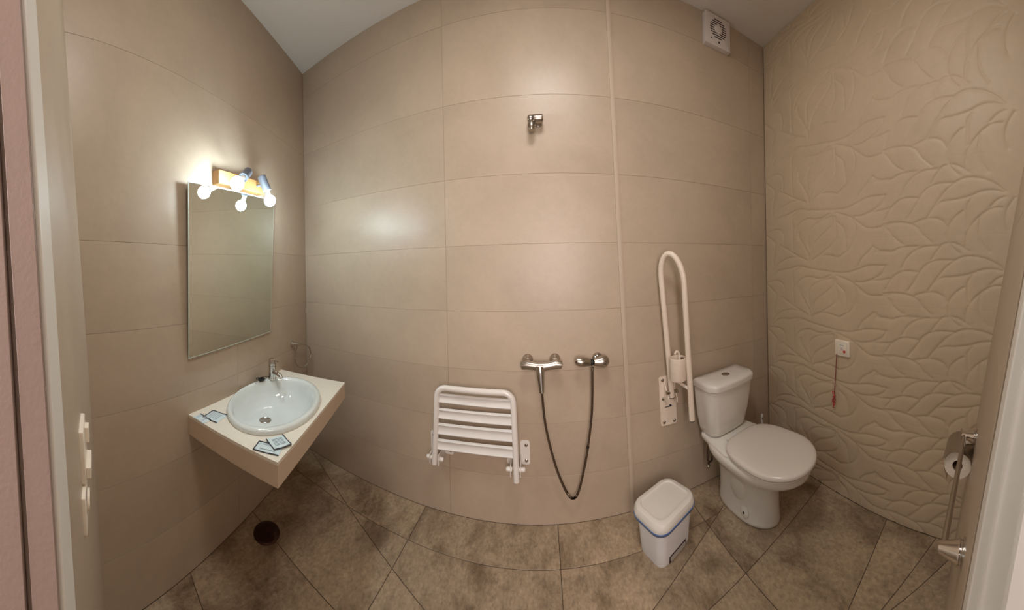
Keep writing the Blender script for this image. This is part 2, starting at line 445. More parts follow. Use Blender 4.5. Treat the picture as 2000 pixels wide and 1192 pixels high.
def build_leaf_wall():
    rows = JOINTS
    def rho(z):
        z = np.asarray(z, float); return np.interp(z, rows, np.arange(len(rows)))
    curves = []
    for fn, lst in ((RA, LA), (RB, LB)):
        for c in lst:
            P = smooth_path([(*on_right_wall(*fn(*p)), 0) for p in c], 7)
            curves.append(np.array([(p.x, float(rho(p.y))) for p in P]))
    u0, u1 = -.25, DB; du = .0042
    nu = int((u1-u0)/du)+1; zs = np.arange(0, CEIL+.001, .0045); nz = len(zs)
    us = np.linspace(u0, u1, nu)
    H = np.zeros((nz, nu)); RZ = rho(zs)
    for c in curves:
        for k in range(-6, 6):
            cz = np.interp(c[:, 1]+k, np.arange(len(rows)), rows, left=-9, right=99)
            P = np.stack([c[:, 0], cz], 1)
            if P[:, 1].max() < -.02 or P[:, 1].min() > CEIL+.02: continue
            for i in range(len(P)-1):
                a, b = P[i], P[i+1]
                if a[1] < -1 or b[1] < -1 or a[1] > 9 or b[1] > 9: continue
                R = .055
                i0 = np.searchsorted(us, min(a[0], b[0])-R); i1 = np.searchsorted(us, max(a[0], b[0])+R)
                j0 = np.searchsorted(zs, min(a[1], b[1])-R); j1 = np.searchsorted(zs, max(a[1], b[1])+R)
                if i1 <= i0 or j1 <= j0: continue
                U, Z = np.meshgrid(us[i0:i1], zs[j0:j1])
                d = b-a; L2 = d@d+1e-12
                t = np.clip(((U-a[0])*d[0]+(Z-a[1])*d[1])/L2, 0, 1)
                ex, ez = U-a[0]-t*d[0], Z-a[1]-t*d[1]
                D = np.hypot(ex, ez)
                # the hollow is steep above the line, long and soft below it
                up = (ez+.35*ex) > 0
                taper = 1.0
                val = -np.where(up, np.exp(-(D/.0045)**1.2), np.exp(-D/.0115))*taper
                H[j0:j1, i0:i1] = np.minimum(H[j0:j1, i0:i1], val)
    H = H*.0048
    # horizontal tile joints
    for zj in rows[1:-1]:
        j = np.argmin(abs(zs-zj)); H[j] -= .0004
    base = -.0015
    V = np.empty((nz, nu, 3)); UU, ZZ = np.meshgrid(us, zs)
    wx, wy = UU*uR.x, UU*uR.y
    V[..., 0] = oR.x + wx + nR.x*(H+base); V[..., 1] = oR.y + wy + nR.y*(H+base); V[..., 2] = ZZ
    idx = np.arange(nz*nu).reshape(nz, nu)
    Fq = np.stack([idx[:-1, :-1], idx[1:, :-1], idx[1:, 1:], idx[:-1, 1:]], -1).reshape(-1, 4)
    Vb = V.reshape(-1, 3)
    # back box
    mbx = MB(); mbx.box(u0, u1+.1, -.12, -.0085, -.08, CEIL+.1, fn=PR)
    nb = len(Vb)
    allv = np.concatenate([Vb, np.array([tuple(p) for p in mbx.v])])
    me = bpy.data.meshes.new('wall_right')
    nq = len(Fq)
    me.vertices.add(len(allv)); me.vertices.foreach_set('co', allv.ravel())
    fb = np.array(mbx.f)+nb
    loops = np.concatenate([Fq.ravel(), fb.ravel()]); nf = nq+len(fb)
    me.loops.add(len(loops)); me.loops.foreach_set('vertex_index', loops)
    me.polygons.add(nf); me.polygons.foreach_set('loop_start', np.arange(nf)*4); me.polygons.foreach_set('loop_total', np.full(nf, 4))
    me.materials.append(M_LEAF)
    me.update(calc_edges=True); me.validate()
    me.polygons.foreach_set('use_smooth', [True]*nq+[False]*(nf-nq))
    o = bpy.data.objects.new('wall_right', me); COL.objects.link(o)
    return tag(o, kind='structure')
build_leaf_wall()

# front walls on both sides of the doorway -------------------------------
def PFL(x, n, z): return Vector((x, .056-.0693*z-.015*(x+1.16)+n, z))
def PFR(x, n, z): return Vector((x, .2153-.1826*z+n, z))
mb = MB(); ps = []
ps = [rect(-1.30, -.36, 0, CEIL)]
tiled(mb, ps, lambda a, b, h: PFL(a, h-TH, b), gap=.0006, h=TH, bev=.0006)
mb.box(-1.35, -.36, -.16, -TH+.0003, -.08, CEIL+.05, fn=PFL, mi=1)
M_WALLF = M_WALL
tag(obj('wall_front_left', mb, [M_WALL, M_GROUT], smooth=False), kind='structure')
mb = MB(); ps = []
for i in range(len(JOINTS)-1): ps.append(rect(.50, XR+.1, JOINTS[i], JOINTS[i+1]))
tiled(mb, ps, lambda a, b, h: PFR(a, h-TH, b), gap=.0006, h=TH, bev=.0006)
mb.box(.50, XR+.1, -.14, -TH+.0003, -.08, CEIL+.05, fn=PFR, mi=1)
tag(obj('wall_front_right', mb, [M_WALL, M_GROUT], smooth=False), kind='structure')
mb = MB(); mb.box(-.40, .56, -.45, -.28, 2.15, CEIL)
tag(obj('wall_front_header', mb, M_CEIL, smooth=False), kind='structure')
# door frame, left: white face board, then the pinkish jamb with its rebate
mb = MB(); mb.box(-.36, -.29, -.06, .008, 0, 2.6, fn=PFL)
tag(obj('trim_1', mb, M_TRIMW, smooth=False, bevel=.002), kind='structure')
mb = MB()
mb.box(-.29, -.283, -.024, .003, 0, 2.6, fn=PFL)
mb.box(-.29, -.2885, -.030, -.024, 0, 2.6, fn=PFL)
mb.box(-.29, -.281, -.30, -.030, 0, 2.6, fn=PFL)
tag(obj('door_1', mb, M_PINK, smooth=False, bevel=.002), kind='structure')
# door frame, right: light bead, white board, step
mb = MB()
mb.box(.44, .50, -.06, -.004, 0, 2.6, fn=PFR)
mb.box(.425, .50, -.30, -.020, 0, 2.6, fn=PFR)
mb.box(.410, .50, -.30, -.055, 0, 2.6, fn=PFR)
tag(obj('trim_2', mb, M_TRIMW, smooth=False, bevel=.003), kind='structure')
# strip covering the joint on the back wall, slightly out of plumb
mb = MB()
def strip(x0, x1, n):
    t = (.391, .484)
    a = lambda x, z: x + t[1] + (t[0]-t[1])*z/CEIL
    mb.add([PB(a(x0,0),0,0), PB(a(x1,0),0,0), PB(a(x1,0),n,0), PB(a(x0,0),n,0), PB(a(x0,CEIL),0,CEIL), PB(a(x1,CEIL),0,CEIL), PB(a(x1,CEIL),n,CEIL), PB(a(x0,CEIL),n,CEIL)],
           [(0,1,2,3),(7,6,5,4),(0,4,5,1),(1,5,6,2),(2,6,7,3),(3,7,4,0)])
strip(-.014, .006, .010); strip(.006, .014, .005)
tag(obj('trim_3', mb, M_STRIP, smooth=False, bevel=.0015), kind='structure')

# ------------------------------------------------------------------ washbasin counter
ct = thing('vanity_counter', 'cream wall-mounted vanity counter with deep front edge under the mirror', 'counter', PL(.88, .25, .665))
ZT = .76
corn = [(.492, .0), (.475, .522), (1.285, .492), (1.335, .0)]     # (along wall, off wall)
BC = (.877, .25); BA, BB, BR = .325, .232, math.radians(-13)
def ell(a, b, z, n=56, dc=(0, 0)):
    out = []
    for k in range(n):
        t = 2*PI*k/n; x, y = a*math.cos(t), b*math.sin(t)
        out.append(PL(BC[0]+dc[0]+x*math.cos(BR)-y*math.sin(BR), max(.004, BC[1]+dc[1]+x*math.sin(BR)+y*math.cos(BR)), z))
    return out
# top with the oval cut-out
def counter_top():
    mb = MB(); n = 56; hole = ell(BA-.02, BB-.02, ZT, n)
    def edge(k):
        # ray from the basin centre to the counter outline
        t = 2*PI*k/n; d = (math.cos(t+BR), math.sin(t+BR)); best = 9
        for i in range(4):
            p, q = corn[i], corn[(i+1) % 4]; ex, ey = q[0]-p[0], q[1]-p[1]
            den = d[0]*ey-d[1]*ex
            if abs(den) < 1e-9: continue
            s = ((p[0]-BC[0])*ey-(p[1]-BC[1])*ex)/den; w = ((p[0]-BC[0])*d[1]-(p[1]-BC[1])*d[0])/den
            if s > 0 and -1e-6 <= w <= 1+1e-6: best = min(best, s)
        return (BC[0]+d[0]*best, BC[1]+d[1]*best, t)
    outer = [edge(k) for k in range(n)]
    # snap nearest ring samples onto the true corners
    for c in corn:
        j = min(range(n), key=lambda i: math.hypot(outer[i][0]-c[0], outer[i][1]-c[1])); outer[j] = (*c, 0)
    r0 = [PL(u, v, ZT) for u, v, _ in outer]; r1 = [PL(u, v, ZT-.012) for u, v, _ in outer]
    h1 = [p-Vector((0,0,.012)) for p in hole]
    mb.loft([hole, r0, r1, h1, hole], caps=False)
    return mb
obj('top', counter_top(), M_COUNTER, ct, angle=30)
mb = MB()
def skirt(p, q, th=.02):
    d = Vector((q[0]-p[0], q[1]-p[1])).normalized(); nn = Vector((d.y, -d.x))
    c = Vector((.88, .2)); 
    if (c-Vector(p)).dot(nn) < 0: nn = -nn
    a, b = Vector(p), Vector(q); a2, b2 = a+nn*th+d*th*.5, b+nn*th-d*th*.5
    z0, z1 = .665, ZT-.012
    P = [PL(v.x, v.y, z) for z in (z0, z1) for v in (a, b, b2, a2)]
    return P, [(3,2,1,0),(4,5,6,7),(0,1,5,4),(1,2,6,5),(2,3,7,6),(3,0,4,7)]
for i, j in ((0,1),(1,2),(2,3)):
    mb.add(*skirt(corn[i], corn[j]))
obj('front_panel', mb, M_COUNTERF, ct, smooth=False, bevel=.0015)

bs = thing('washbasin', 'oval white ceramic inset washbasin in the cream counter', 'washbasin', PL(.877, .25, .64))
n = 56
prof = [(1.0, ZT+.001), (1.005, ZT+.012), (.99, ZT+.020), (.96, ZT+.024), (.92, ZT+.023), (.885, ZT+.014), (.86, ZT-.002), (.83, ZT-.03), (.76, ZT-.065), (.62, ZT-.095), (.42, ZT-.108), (.2, ZT-.113), (.09, ZT-.115)]
rings = []
for s, z in prof:
    k = min(1, max(0, (1-s)/.91)); rings.append(ell(BA*s if s > .3 else BA*s*.75, BB*s, z, n, dc=(.0*k, -.07*k)))
mb = MB(); mb.loft(rings, caps=False)
out = [(1.0, ZT+.001), (.9, ZT-.004), (.86, ZT-.035), (.8, ZT-.075), (.65, ZT-.105), (.42, ZT-.120), (.12, ZT-.127)]
mb.loft([ell(BA*s, BB*s, z, n, dc=(0, -.07*min(1, (1-s)/.91))) for s, z in out][::1], caps=False)
obj('bowl', mb, M_BASIN, bs, angle=60)
dr = PL(.877, .18, ZT-.1145)
mb = MB(); mb.lathe([(.033,0),(.033,.003),(.030,.0045),(.026,.003),(.022,-.002),(.001,-.004)], dr, (0,0,1), 30)
dn = obj('drain', mb, M_STEEL, bs)
for k in range(6):
    t = k*PI/3; mb = MB(); mb.lathe([(.0050,0),(.0050,.0025)], dr+Vector((.013*math.cos(t), .013*math.sin(t), -.0032)), (0,0,1), 10)
    obj('drain_hole', mb, M_BLACK, dn)
mb = MB(); pm = PL(.70, .105, ZT-.026); mb.lathe([(.007,0),(.007,.002),(.004,.0025)], pm, nL*.8+uL*.3+Vector((0,0,.5)), 14)
obj('maker_mark', mb, M_STEEL, bs)

# basin tap
fb = PL(1.105, .075, ZT+.022)
tp = thing('basin_tap', 'short chrome basin tap at the rear of the oval basin', 'tap', fb)
mb = MB(); mb.lathe([(.026,-.002),(.026,.006),(.0225,.010),(.0215,.06),(.0225,.078),(.022,.082)], fb, (0,0,1))
obj('body', mb, M_CHROME, tp)
sd = (nL*.9-uL*.35).normalized()
mb = MB(); mb.tube([fb+Vector((0,0,.045)), fb+sd*.05+Vector((0,0,.047)), fb+sd*.088+Vector((0,0,.040)), fb+sd*.097+Vector((0,0,.028))], [.013,.0125,.012,.0105], 14)
obj('spout', mb, M_CHROME, tp)
mb = MB(); mb.lathe([(.022,.083),(.0225,.095),(.021,.118),(.017,.126),(.004,.128)], fb, (0,0,1))
hd = obj('handle', mb, M_CHROME, tp)
mb = MB(); mb.tube([fb+sd*.015+Vector((0,0,.112)), fb+sd*.045+Vector((0,0,.118)), fb+sd*.068+Vector((0,0,.120))], [.007,.006,.0045], 10)
obj('lever', mb, M_CHROME, hd)

# stopper with its chain, lying behind the basin
pc = PL(1.035, .040, ZT+.036)
sp = thing('basin_stopper', 'black rubber basin stopper with coiled chain left of the tap', 'stopper', pc)
mb = MB(); mb.lathe([(.018,-.012),(.021,-.006),(.021,.001),(.006,.002)], pc, (0,0,1), 22); mb.lathe([(.005,.001),(.006,.007),(.002,.009)], pc, (0,0,1), 10)
obj('plug', mb, M_BLACK, sp)
pts = []
for k in range(70):
    t = k/69; a = t*5.2*PI; r = .018+.012*math.sin(t*9)
    pts.append(pc+Vector((r*math.cos(a)*.8, r*math.sin(a)*1.3, -.006+.008*math.sin(t*PI)+.003*math.sin(a*2))) + uL*(.035*t-.01))
mb = MB(); mb.tube(pts, .0018, 6)
obj('chain', mb, M_BLACK, sp)
mb = MB(); R = []
for k in range(28):
    t = 2*PI*k/28; R.append(pc+uL*(-.045+.020*math.cos(t))+nL*(.006+.010*math.sin(t))+Vector((0,0,-.0095)))
mb.tube(R+[R[0]], .0012, 6, caps=False)
obj('ring', mb, M_CHROME, sp)

# sachets ------------------------------------------------------------
def sachet(center, ang, w, l, label, lines, zoff=0, dark=(1,1,0,1)):
    """soft transparent packet; (u,n) frame of the counter"""
    c = PL(center[0], center[1], ZT+.0015+zoff)
    t = thing('toiletry_sachet', label, 'sachet', c, 'amenity sachets on the counter')
    ax = uL*math.cos(ang)+nL*math.sin(ang); ay = -uL*math.sin(ang)+nL*math.cos(ang)
    NX, NY = 8, 8; mb = MB(); V = []; F = []
    for side in (1, 0):
        for i in range(NX+1):
            for j in range(NY+1):
                a, b = i/NX*2-1, j/NY*2-1
                puff = (1-a*a)*(1-b*b)
                h = .0035*puff+.0008*math.sin(a*7+b*5)*(1-max(abs(a), abs(b))) if side else -.0006*puff
                V.append(c+ax*(a*w/2)+ay*(b*l/2)+Vector((0,0,max(-.0012, h))))
    K = (NX+1)*(NY+1)
    for s in (0, 1):
        for i in range(NX):
            for j in range(NY):
                q = [s*K+i*(NY+1)+j, s*K+(i+1)*(NY+1)+j, s*K+(i+1)*(NY+1)+j+1, s*K+i*(NY+1)+j+1]
                F.append(tuple(q if s == 0 else q[::-1]))
    mb.add(V, F); obj('pouch', mb, M_CLEAR, t, angle=80)
    mb = MB()
    for k, e in enumerate(dark):
        if not e: continue
        a, b = [((-1,-1),(1,-1)),((1,-1),(1,1)),((1,1),(-1,1)),((-1,1),(-1,-1))][k]
        P = [c+ax*((a[0]+(b[0]-a[0])*s)*w/2)+ay*((a[1]+(b[1]-a[1])*s)*l/2)+Vector((0,0,.0012+.0008*math.sin(s*9))) for s in [i/8 for i in range(9)]]
        mb.tube(P, .0021, 6)
    obj('seal', mb, M_INK, t)
    for k in range(lines):
        y = -.25*l+.5*l*k/max(1, lines-1); mb = MB()
        mb.box(-.30*w, .30*w, y-.0012, y+.0012, .0034, .0040, fn=lambda x, y_, z: c+ax*x+ay*y_+Vector((0,0,z)))
        obj('text_line', mb, M_GREYINK, t, smooth=False)
    return t
sachet((.512, .075), .05, .045, .078, 'small clear sachet at the rear left corner of the counter, by the wall', 2, dark=(0,1,0,0))
sachet((.570, .105), -.15, .085, .085, 'clear sachet with dark seal beside the left rim of the basin', 5, dark=(1,1,0,1))
sachet((.525, .447), 1.35, .105, .060, 'clear sachet lying underneath at the front corner of the counter', 2, dark=(1,0,1,1))
sachet((.575, .462), .55, .075, .080, 'clear printed sachet on top of another at the front corner', 6, zoff=.0045, dark=(0,1,1,1))

# ------------------------------------------------------------------ mirror and lamp
mr = thing('wall_mirror', 'tall frameless mirror leaning out at the top above the basin', 'mirror', PL(.83, .02, 1.03))
mc = [(.473,.034,1.897),(1.215,.034,1.938),(1.182,.014,1.057),(.485,.014,1.035)]   # TL TR BR BL
front = [PL(*p) for p in mc]; nm = (front[1]-front[0]).cross(front[3]-front[0]).normalized()
if nm.dot(nL) < 0: nm = -nm
back = [p-nm*.005 for p in front]
ctr = sum(front, Vector())/4
ins = [p+(ctr-p).normalized()*.0045 for p in front]
mb = MB()
mb.add([p+nm*.0004 for p in ins], [(0,1,2,3)], 0)
mb.loft([back, front, [p+nm*.0004 for p in ins]], caps=False, mi=1); mb.add(back, [(3,2,1,0)], 1)
obj('glass', mb, [M_MIRROR, M_GEDGE], mr, smooth=False, recalc=False)
mb = MB()
bk = [p+(ctr-p).normalized()*.02-nm*.0055 for p in front]; bk2 = [p-nm*.010 for p in bk]
mb.loft([bk, bk2]); obj('backing', mb, M_BACKING, mr, smooth=False)
for u in (.62, .98):
    mb = MB(); mb.box(u-.02, u+.02, 0, .018, 1.78, 1.80, fn=PL); obj('bracket', mb, M_BACKING, mr, smooth=False)
    mb = MB(); mb.box(u-.02, u+.02, 0, .004, 1.10, 1.12, fn=PL); obj('bracket', mb, M_BACKING, mr, smooth=False)

lm = thing('wall_lamp', 'pine bar wall lamp with two grey spotlights above the mirror', 'lamp', PL(.86, 0, 1.95))
def PLT(u, n_, z): return PL(u, n_, z + (u-.67)*.055)     # the bar drops slightly out of level
mb = MB(); mb.box(.668, 1.075, 0, .052, 1.925, 1.998, fn=PLT)
obj('bar', mb, M_WOOD, lm, smooth=False, bevel=.002)
def spot(base, tip0, tip1, bulb, rb):
    d = (Vector(tip1)-Vector(tip0)).normalized()
    mb = MB(); L_ = (Vector(tip1)-Vector(tip0)).length
    mb.lathe([(.023,0),(.026,.004),(.026,L_),(.022,L_+.004),(.021,L_-.01),(.019,L_-.012)], tip0, d, 26)
    h = obj('spotlight', mb, M_SPOT, lm)
    mb = MB(); mb.tube([base, base+nL*.03, Vector(tip0)+d*(L_*.5)], .007, 10)
    obj('swivel_arm', mb, M_SPOT, h)
    mb = MB(); e = Vector(bulb)
    dd = (e-Vector(tip1)).normalized()
    mb.lathe([(.014,0),(.016,(e-Vector(tip1)).length)], tip1, dd, 16); obj('bulb_collar', mb, M_PLATE, h)
    mb = MB(); mb.sphere(e, rb, 24, 16)
    b = obj('bulb', mb, M_BULB, h); b['label'] = 'lit white globe bulb'
    return h
b1 = PL(.69, .158, 1.904); b2 = PL(1.0, .145, 1.878)
spot(PLT(.84, .05, 1.965), PL(.873, .084, 2.030), PL(.79, .115, 1.968), b1, .036)
spot(PLT(1.0, .05, 1.965), PL(.982, .098, 2.030), PL(1.010, .120, 1.945), b2, .034)

# towel ring
tc = PL(1.485, 0, .91)
tr = thing('towel_ring', 'thin chrome towel ring on the left wall beside the tap', 'towel ring', tc)
mb = MB(); mb.lathe([(.022,.0005),(.022,.006),(.014,.010),(.011,.02),(.0095,.055),(.010,.062),(.003,.064)], tc, nL)
obj('mount', mb, M_CHROME, tr)
rc = PL(1.565, .052, .805); mb = MB(); R = []
rd = (uL*.96+nL*.28).normalized()
for k in range(48):
    t = 2*PI*k/48; R.append(rc+rd*(.088*math.cos(t))+Vector((0,0,.088*math.sin(t))))
R = [p+(tc+nL*.052-(rc+Vector((0,0,.088))))*max(0, (p.z-rc.z)/.088)**6*.9 for p in R]
mb.tube(R+[R[0]], .0044, 10, caps=False); obj('ring', mb, M_CHROME, tr)

# ------------------------------------------------------------------ folding shower seat
st = thing('shower_bench', 'white folding shower seat with four slats, folded up on the back wall', 'shower seat', (-.40, 1.56, .36))
def SP(x, z, off=.075): return Vector((x, DB-off-(.78-z)*.05, z))
zt = .775; xl, xr = -.622, -.183; r = .055
pts = [SP(-.636, .345), SP(xl-.004, .55), SP(xl, zt-r)]
for i in range(1, 8): t = i/8*PI/2; pts.append(SP(xl+r-r*math.cos(t), zt-r+r*math.sin(t)))
pts += [SP(xl+r, zt), SP(-.40, zt), SP(xr-r, zt)]
for i in range(1, 8): t = i/8*PI/2; pts.append(SP(xr-r+r*math.sin(t), zt-r+r*math.cos(t)))
pts += [SP(xr, zt-r), SP(xr+.006, .55), SP(-.172, .315)]
mb = MB(); mb.tube(pts, .0165, 16); obj('tube_frame', mb, M_ENAMEL, st)
for (zl1, zl0, zr1, zr0) in ((.742,.692,.742,.690),(.658,.602,.662,.604),(.575,.514,.580,.520),(.487,.430,.492,.436)):
    mb = MB(); rings = []
    for i in range(17):
        s = i/16; x = -.615+s*.43; zt_, zb_ = zl1+(zr1-zl1)*s, zl0+(zr0-zl0)*s
        bow = .022*(1-(2*s-1)**2)
        sec = []
        for (dy, fz) in ((.004,1.0),(-.004,.97),(-.010,.88),(-.0035,.74),(-.002,.5),(-.0035,.26),(-.010,.10),(-.006,.0),(.002,.0),(.004,.12),(.006,.5),(.006,.9)):
            sec.append(SP(x, zb_+(zt_-zb_)*fz-bow*.35, .075)+Vector((0, dy-.0-bow*-1.0, 0)))
        rings.append(sec)
    mb.loft(rings); obj('slat', mb, M_SLAT, st, angle=50)
for (x0, x1, z1, px) in ((-.694, -.550, .478, -.633), (-.235, -.104, .478, -.176)):
    mb = MB()
    if x0 < -.5: 
        mb.rbox(x0, x0+.052, DB-.006, DB, .350, z1, .012); mb.rbox(-.606, x1, DB-.006, DB, .355, .408, .012)
    else:
        mb.rbox(-.158, x1, DB-.006, DB, .345, z1, .012); mb.rbox(x0, -.19, DB-.006, DB, .345, .40, .012)
    for xx in (px-.026, px+.026): mb.box(xx-.002, xx+.002, DB-.11, DB-.004, .345, .405)
    pl = obj('wall_plate', mb, M_ENAMEL, st, smooth=False)
    for bx, bz in ([(x0+.02, .452), (x1-.018, .38)] if x0 < -.5 else [(x1-.02, .455), (x1-.02, .368)]):
        mb = MB(); mb.lathe([(.009,.0),(.009,.004),(.006,.006)], (bx, DB-.006, bz), (0,-1,0), 12)
        obj('bolt', mb, M_STEEL, pl)
    for sx in (-1, 1):
        mb = MB(); mb.lathe([(.010,0),(.012,.004),(.012,.028),(.009,.033),(.002,.034)], (px+sx*.018, DB-.092, .375), (sx,0,0), 16)
        obj('hinge_cap', mb, M_ENAMEL, pl)

# ------------------------------------------------------------------ shower fittings
so = thing('shower_wall_bracket', 'chrome shower head bracket high on the back wall, without a hose', 'shower bracket', (-.04, DB, 2.245))
mb = MB(); mb.lathe([(.024,.0005),(.024,.006),(.017,.010),(.014,.035)], (-.018, DB, 2.262), (0,-1,0))
obj('wall_mount', mb, M_STEEL, so)
mb = MB(); mb.lathe([(.012,0),(.021,.003),(.0235,.010),(.0235,.050),(.022,.055)], (.012, DB-.045, 2.266), (-1,0,0), 28)
obj('swivel', mb, M_STEEL, so)
mb = MB(); mb.lathe([(.021,0),(.0235,.004),(.0230,.018),(.019,.025),(.008,.029)], (-.047, DB-.045, 2.266), (-1,0,-.12), 28)
obj('end_cap', mb, M_STEEL, so)
mb = MB(); mb.lathe([(.010,0),(.018,.006),(.0215,.022),(.020,.045),(.014,.056),(.003,.058)], (-.054, DB-.050, 2.252), (.02,-.2,-1), 26)
obj('holder', mb, M_STEEL, so)
mb = MB(); mb.lathe([(.0242,0),(.0242,.0035)], (-.0435, DB-.045, 2.264), (-1,0,0), 26); obj('washer', mb, M_BLACK, so)

mx = thing('shower_mixer', 'chrome bar shower mixer on the back wall between seat and hose holder', 'mixer tap', (-.028, DB, .91))
for x in (-.105, .048):
    mb = MB(); mb.lathe([(.030,.0005),(.030,.006),(.026,.016),(.020,.024),(.016,.04)], (x, DB, .936), (0,-1,0))
    obj('rosette', mb, M_STEEL, mx)
mb = MB(); P = [(-.142,.918,.0),(-.136,.920,.018),(-.105,.924,.021),(-.06,.916,.019),(-.028,.912,.024),(.005,.916,.019),(.05,.924,.021),(.082,.920,.018),(.088,.918,0)]
mb.tube([(a, DB-.062, b) for a, b, c in P], [max(c*1.2, .004) for a, b, c in P], 18)
obj('body', mb, M_STEEL, mx)
mb = MB(); rings = []
for i in range(11):
    s = i/10; w = .024-.011*s; th = .014-.006*s
    c = Vector((-.036+.008*s, DB-.078-.035*s+.01*s*s, .925-.135*s))
    rings.append([c+Vector((w*math.cos(2*PI*k/16), th*math.sin(2*PI*k/16), th*.3*math.sin(2*PI*k/16))) for k in range(16)])
mb.loft(rings); obj('lever', mb, M_CHROME, mx)

hs = thing('shower_hose', 'brown-grey metal shower hose hanging in a loop below the mixer', 'shower hose', (.12, 1.56, .5))
hp = [(-.030,1.572,.868),(-.029,1.56,.80),(-.016,1.56,.625),(.009,1.56,.485),(.045,1.565,.345),(.082,1.57,.245),(.109,1.572,.194),(.133,1.573,.177),(.158,1.572,.205),(.187,1.57,.304),(.215,1.565,.442),(.239,1.56,.608),(.248,1.56,.748),(.251,1.56,.895)]
sp_ = smooth_path(hp, 26)
mb = MB(); mb.tube(sp_, [.0062+.0009*(1 if i % 2 else -1) for i in range(len(sp_))], 10)
obj('flexible_tube', mb, M_HOSE, hs, angle=80)
mb = MB(); mb.tube([(-.031,1.573,.874),(-.030,1.572,.858)], .011, 14); obj('end_nut', mb, M_STEEL, hs)
mb = MB(); mb.tube([(.251,1.56,.878),(.251,1.56,.896)], .010, 14); obj('end_nut', mb, M_STEEL, hs)
mb = MB(); mb.tube([(.2165,1.5645,.452),(.2185,1.5645,.463)], .0078, 12); obj('sleeve', mb, M_BLACK, hs)

hh = thing('hose_holder', 'double-cone chrome hose outlet and holder beside the joint strip', 'shower holder', (.25, DB, .92))
mb = MB(); mb.lathe([(.030,.0005),(.030,.006),(.026,.014),(.017,.022),(.014,.05)], (.290, DB, .928), (0,-1,0)); obj('wall_mount', mb, M_STEEL, hh)
mb = MB(); mb.lathe([(.012,0),(.020,.006),(.031,.045),(.034,.062),(.030,.078),(.018,.090),(.004,.094)], (.255, DB-.055, .921), (1,.12,-.02), 26); obj('right_cone', mb, M_STEEL, hh)
mb = MB(); mb.lathe([(.016,0),(.019,.006),(.026,.035),(.027,.060),(.021,.080),(.010,.088)], (.243, DB-.055, .921), (-1,-.05,.16), 26); obj('left_cone', mb, M_STEEL, hh)
mb = MB(); mb.lathe([(.018,0),(.018,.010)], (.254, DB-.055, .921), (-1,0,.05), 20); obj('washer', mb, M_BLACK, hh)

# ------------------------------------------------------------------ fold-up grab rail
gr = thing('grab_rail', 'ivory fold-up grab rail standing upright on the back wall beside the toilet', 'grab rail', (.72, DB, .61))
def leanx(x, n_, z): return PB(x+(.61-z)*.03, n_, z)
mb = MB(); mb.rbox(.668, .776, 0, .007, .462, .765, .012, fn=leanx); wp = obj('wall_plate', mb, M_IVORY, gr)
for x, z in ((.690,.745),(.690,.63),(.690,.485),(.758,.482),(.757,.742)):
    mb = MB(); mb.lathe([(.010,0),(.010,.003),(.006,.006)], leanx(x, .007, z), (0,-1,0), 12); obj('bolt', mb, M_STEEL, wp)
mb = MB(); mb.box(.700,.748,.0070,.0078,.573,.578, fn=leanx); mb.lathe([(.008,.0),(.008,.001)], leanx(.735,.0068,.580), (0,-1,0), 14)
obj('printed_mark', mb, M_INK, wp, smooth=False)
A0, A1 = Vector((.722,1.553,.66)), Vector((.668,1.553,1.36)); B0, B1 = Vector((.793,1.44,.555)), Vector((.758,1.44,1.36))
pts = [A0, A0.lerp(A1, .5), A1]
mid = (A1+B1)/2; half = (B1-A1)/2; up = Vector((-.02, 0, .155))
for i in range(1, 14):
    t = PI*i/14; pts.append(mid-half*math.cos(t)+up*math.sin(t))
pts += [B1, B1.lerp(B0, .5), B0]
mb = MB(); mb.tube(pts, .0165, 18); obj('tube', mb, M_IVORY, gr)
for e_ in (A0, B0):
    mb = MB(); mb.tube([e_+Vector((0,0,.001)), e_+Vector((.0003,0,-.004))], .0160, 16); obj('end_cap', mb, M_BLACK, gr)
mb = MB()
for x in (.695, .748): mb.add([PB(x-.003,.007,.745), PB(x+.003,.007,.745), PB(x+.003,.007,.63), PB(x-.003,.007,.63), PB(x-.003,.085,.655), PB(x+.003,.085,.655), PB(x+.003,.085,.63), PB(x-.003,.085,.63)], [(0,1,2,3),(4,7,6,5),(0,4,5,1),(1,5,6,2),(2,6,7,3),(3,7,4,0)])
hg = obj('hinge', mb, M_IVORY, gr, smooth=False)
mb = MB(); mb.tube([(.685,1.553,.69),(.760,1.553,.69)], .011, 14); obj('pivot_bolt', mb, M_STEEL, hg)
mb = MB(); a = A0.lerp(A1, .18); b = B0.lerp(B1, .22); mb.tube([a, b], .009, 12); obj('cross_bar', mb, M_IVORY, gr)
cc = Vector((.732, 1.485, .785))
mb = MB(); mb.lathe([(.002,0),(.046,.001),(.049,.006),(.049,.128),(.046,.130),(.044,.128),(.044,.09),(.002,.088)], cc, (0,0,1), 32); cu = obj('cup', mb, M_IVORY, gr)
mb = MB(); mb.tube(smooth_path([cc+Vector((.012,0,.10)), cc+Vector((.008,0,.150)), cc+Vector((-.008,0,.165)), cc+Vector((-.020,.0,.150))], 6), .0065, 10); obj('hook', mb, M_IVORY, cu)
mb = MB(); mb.lathe([(.010,.09),(.010,.126),(.003,.127)], cc+Vector((.025,-.006,0)), (0,0,1), 14); obj('screw_knob', mb, M_STEEL, cu)

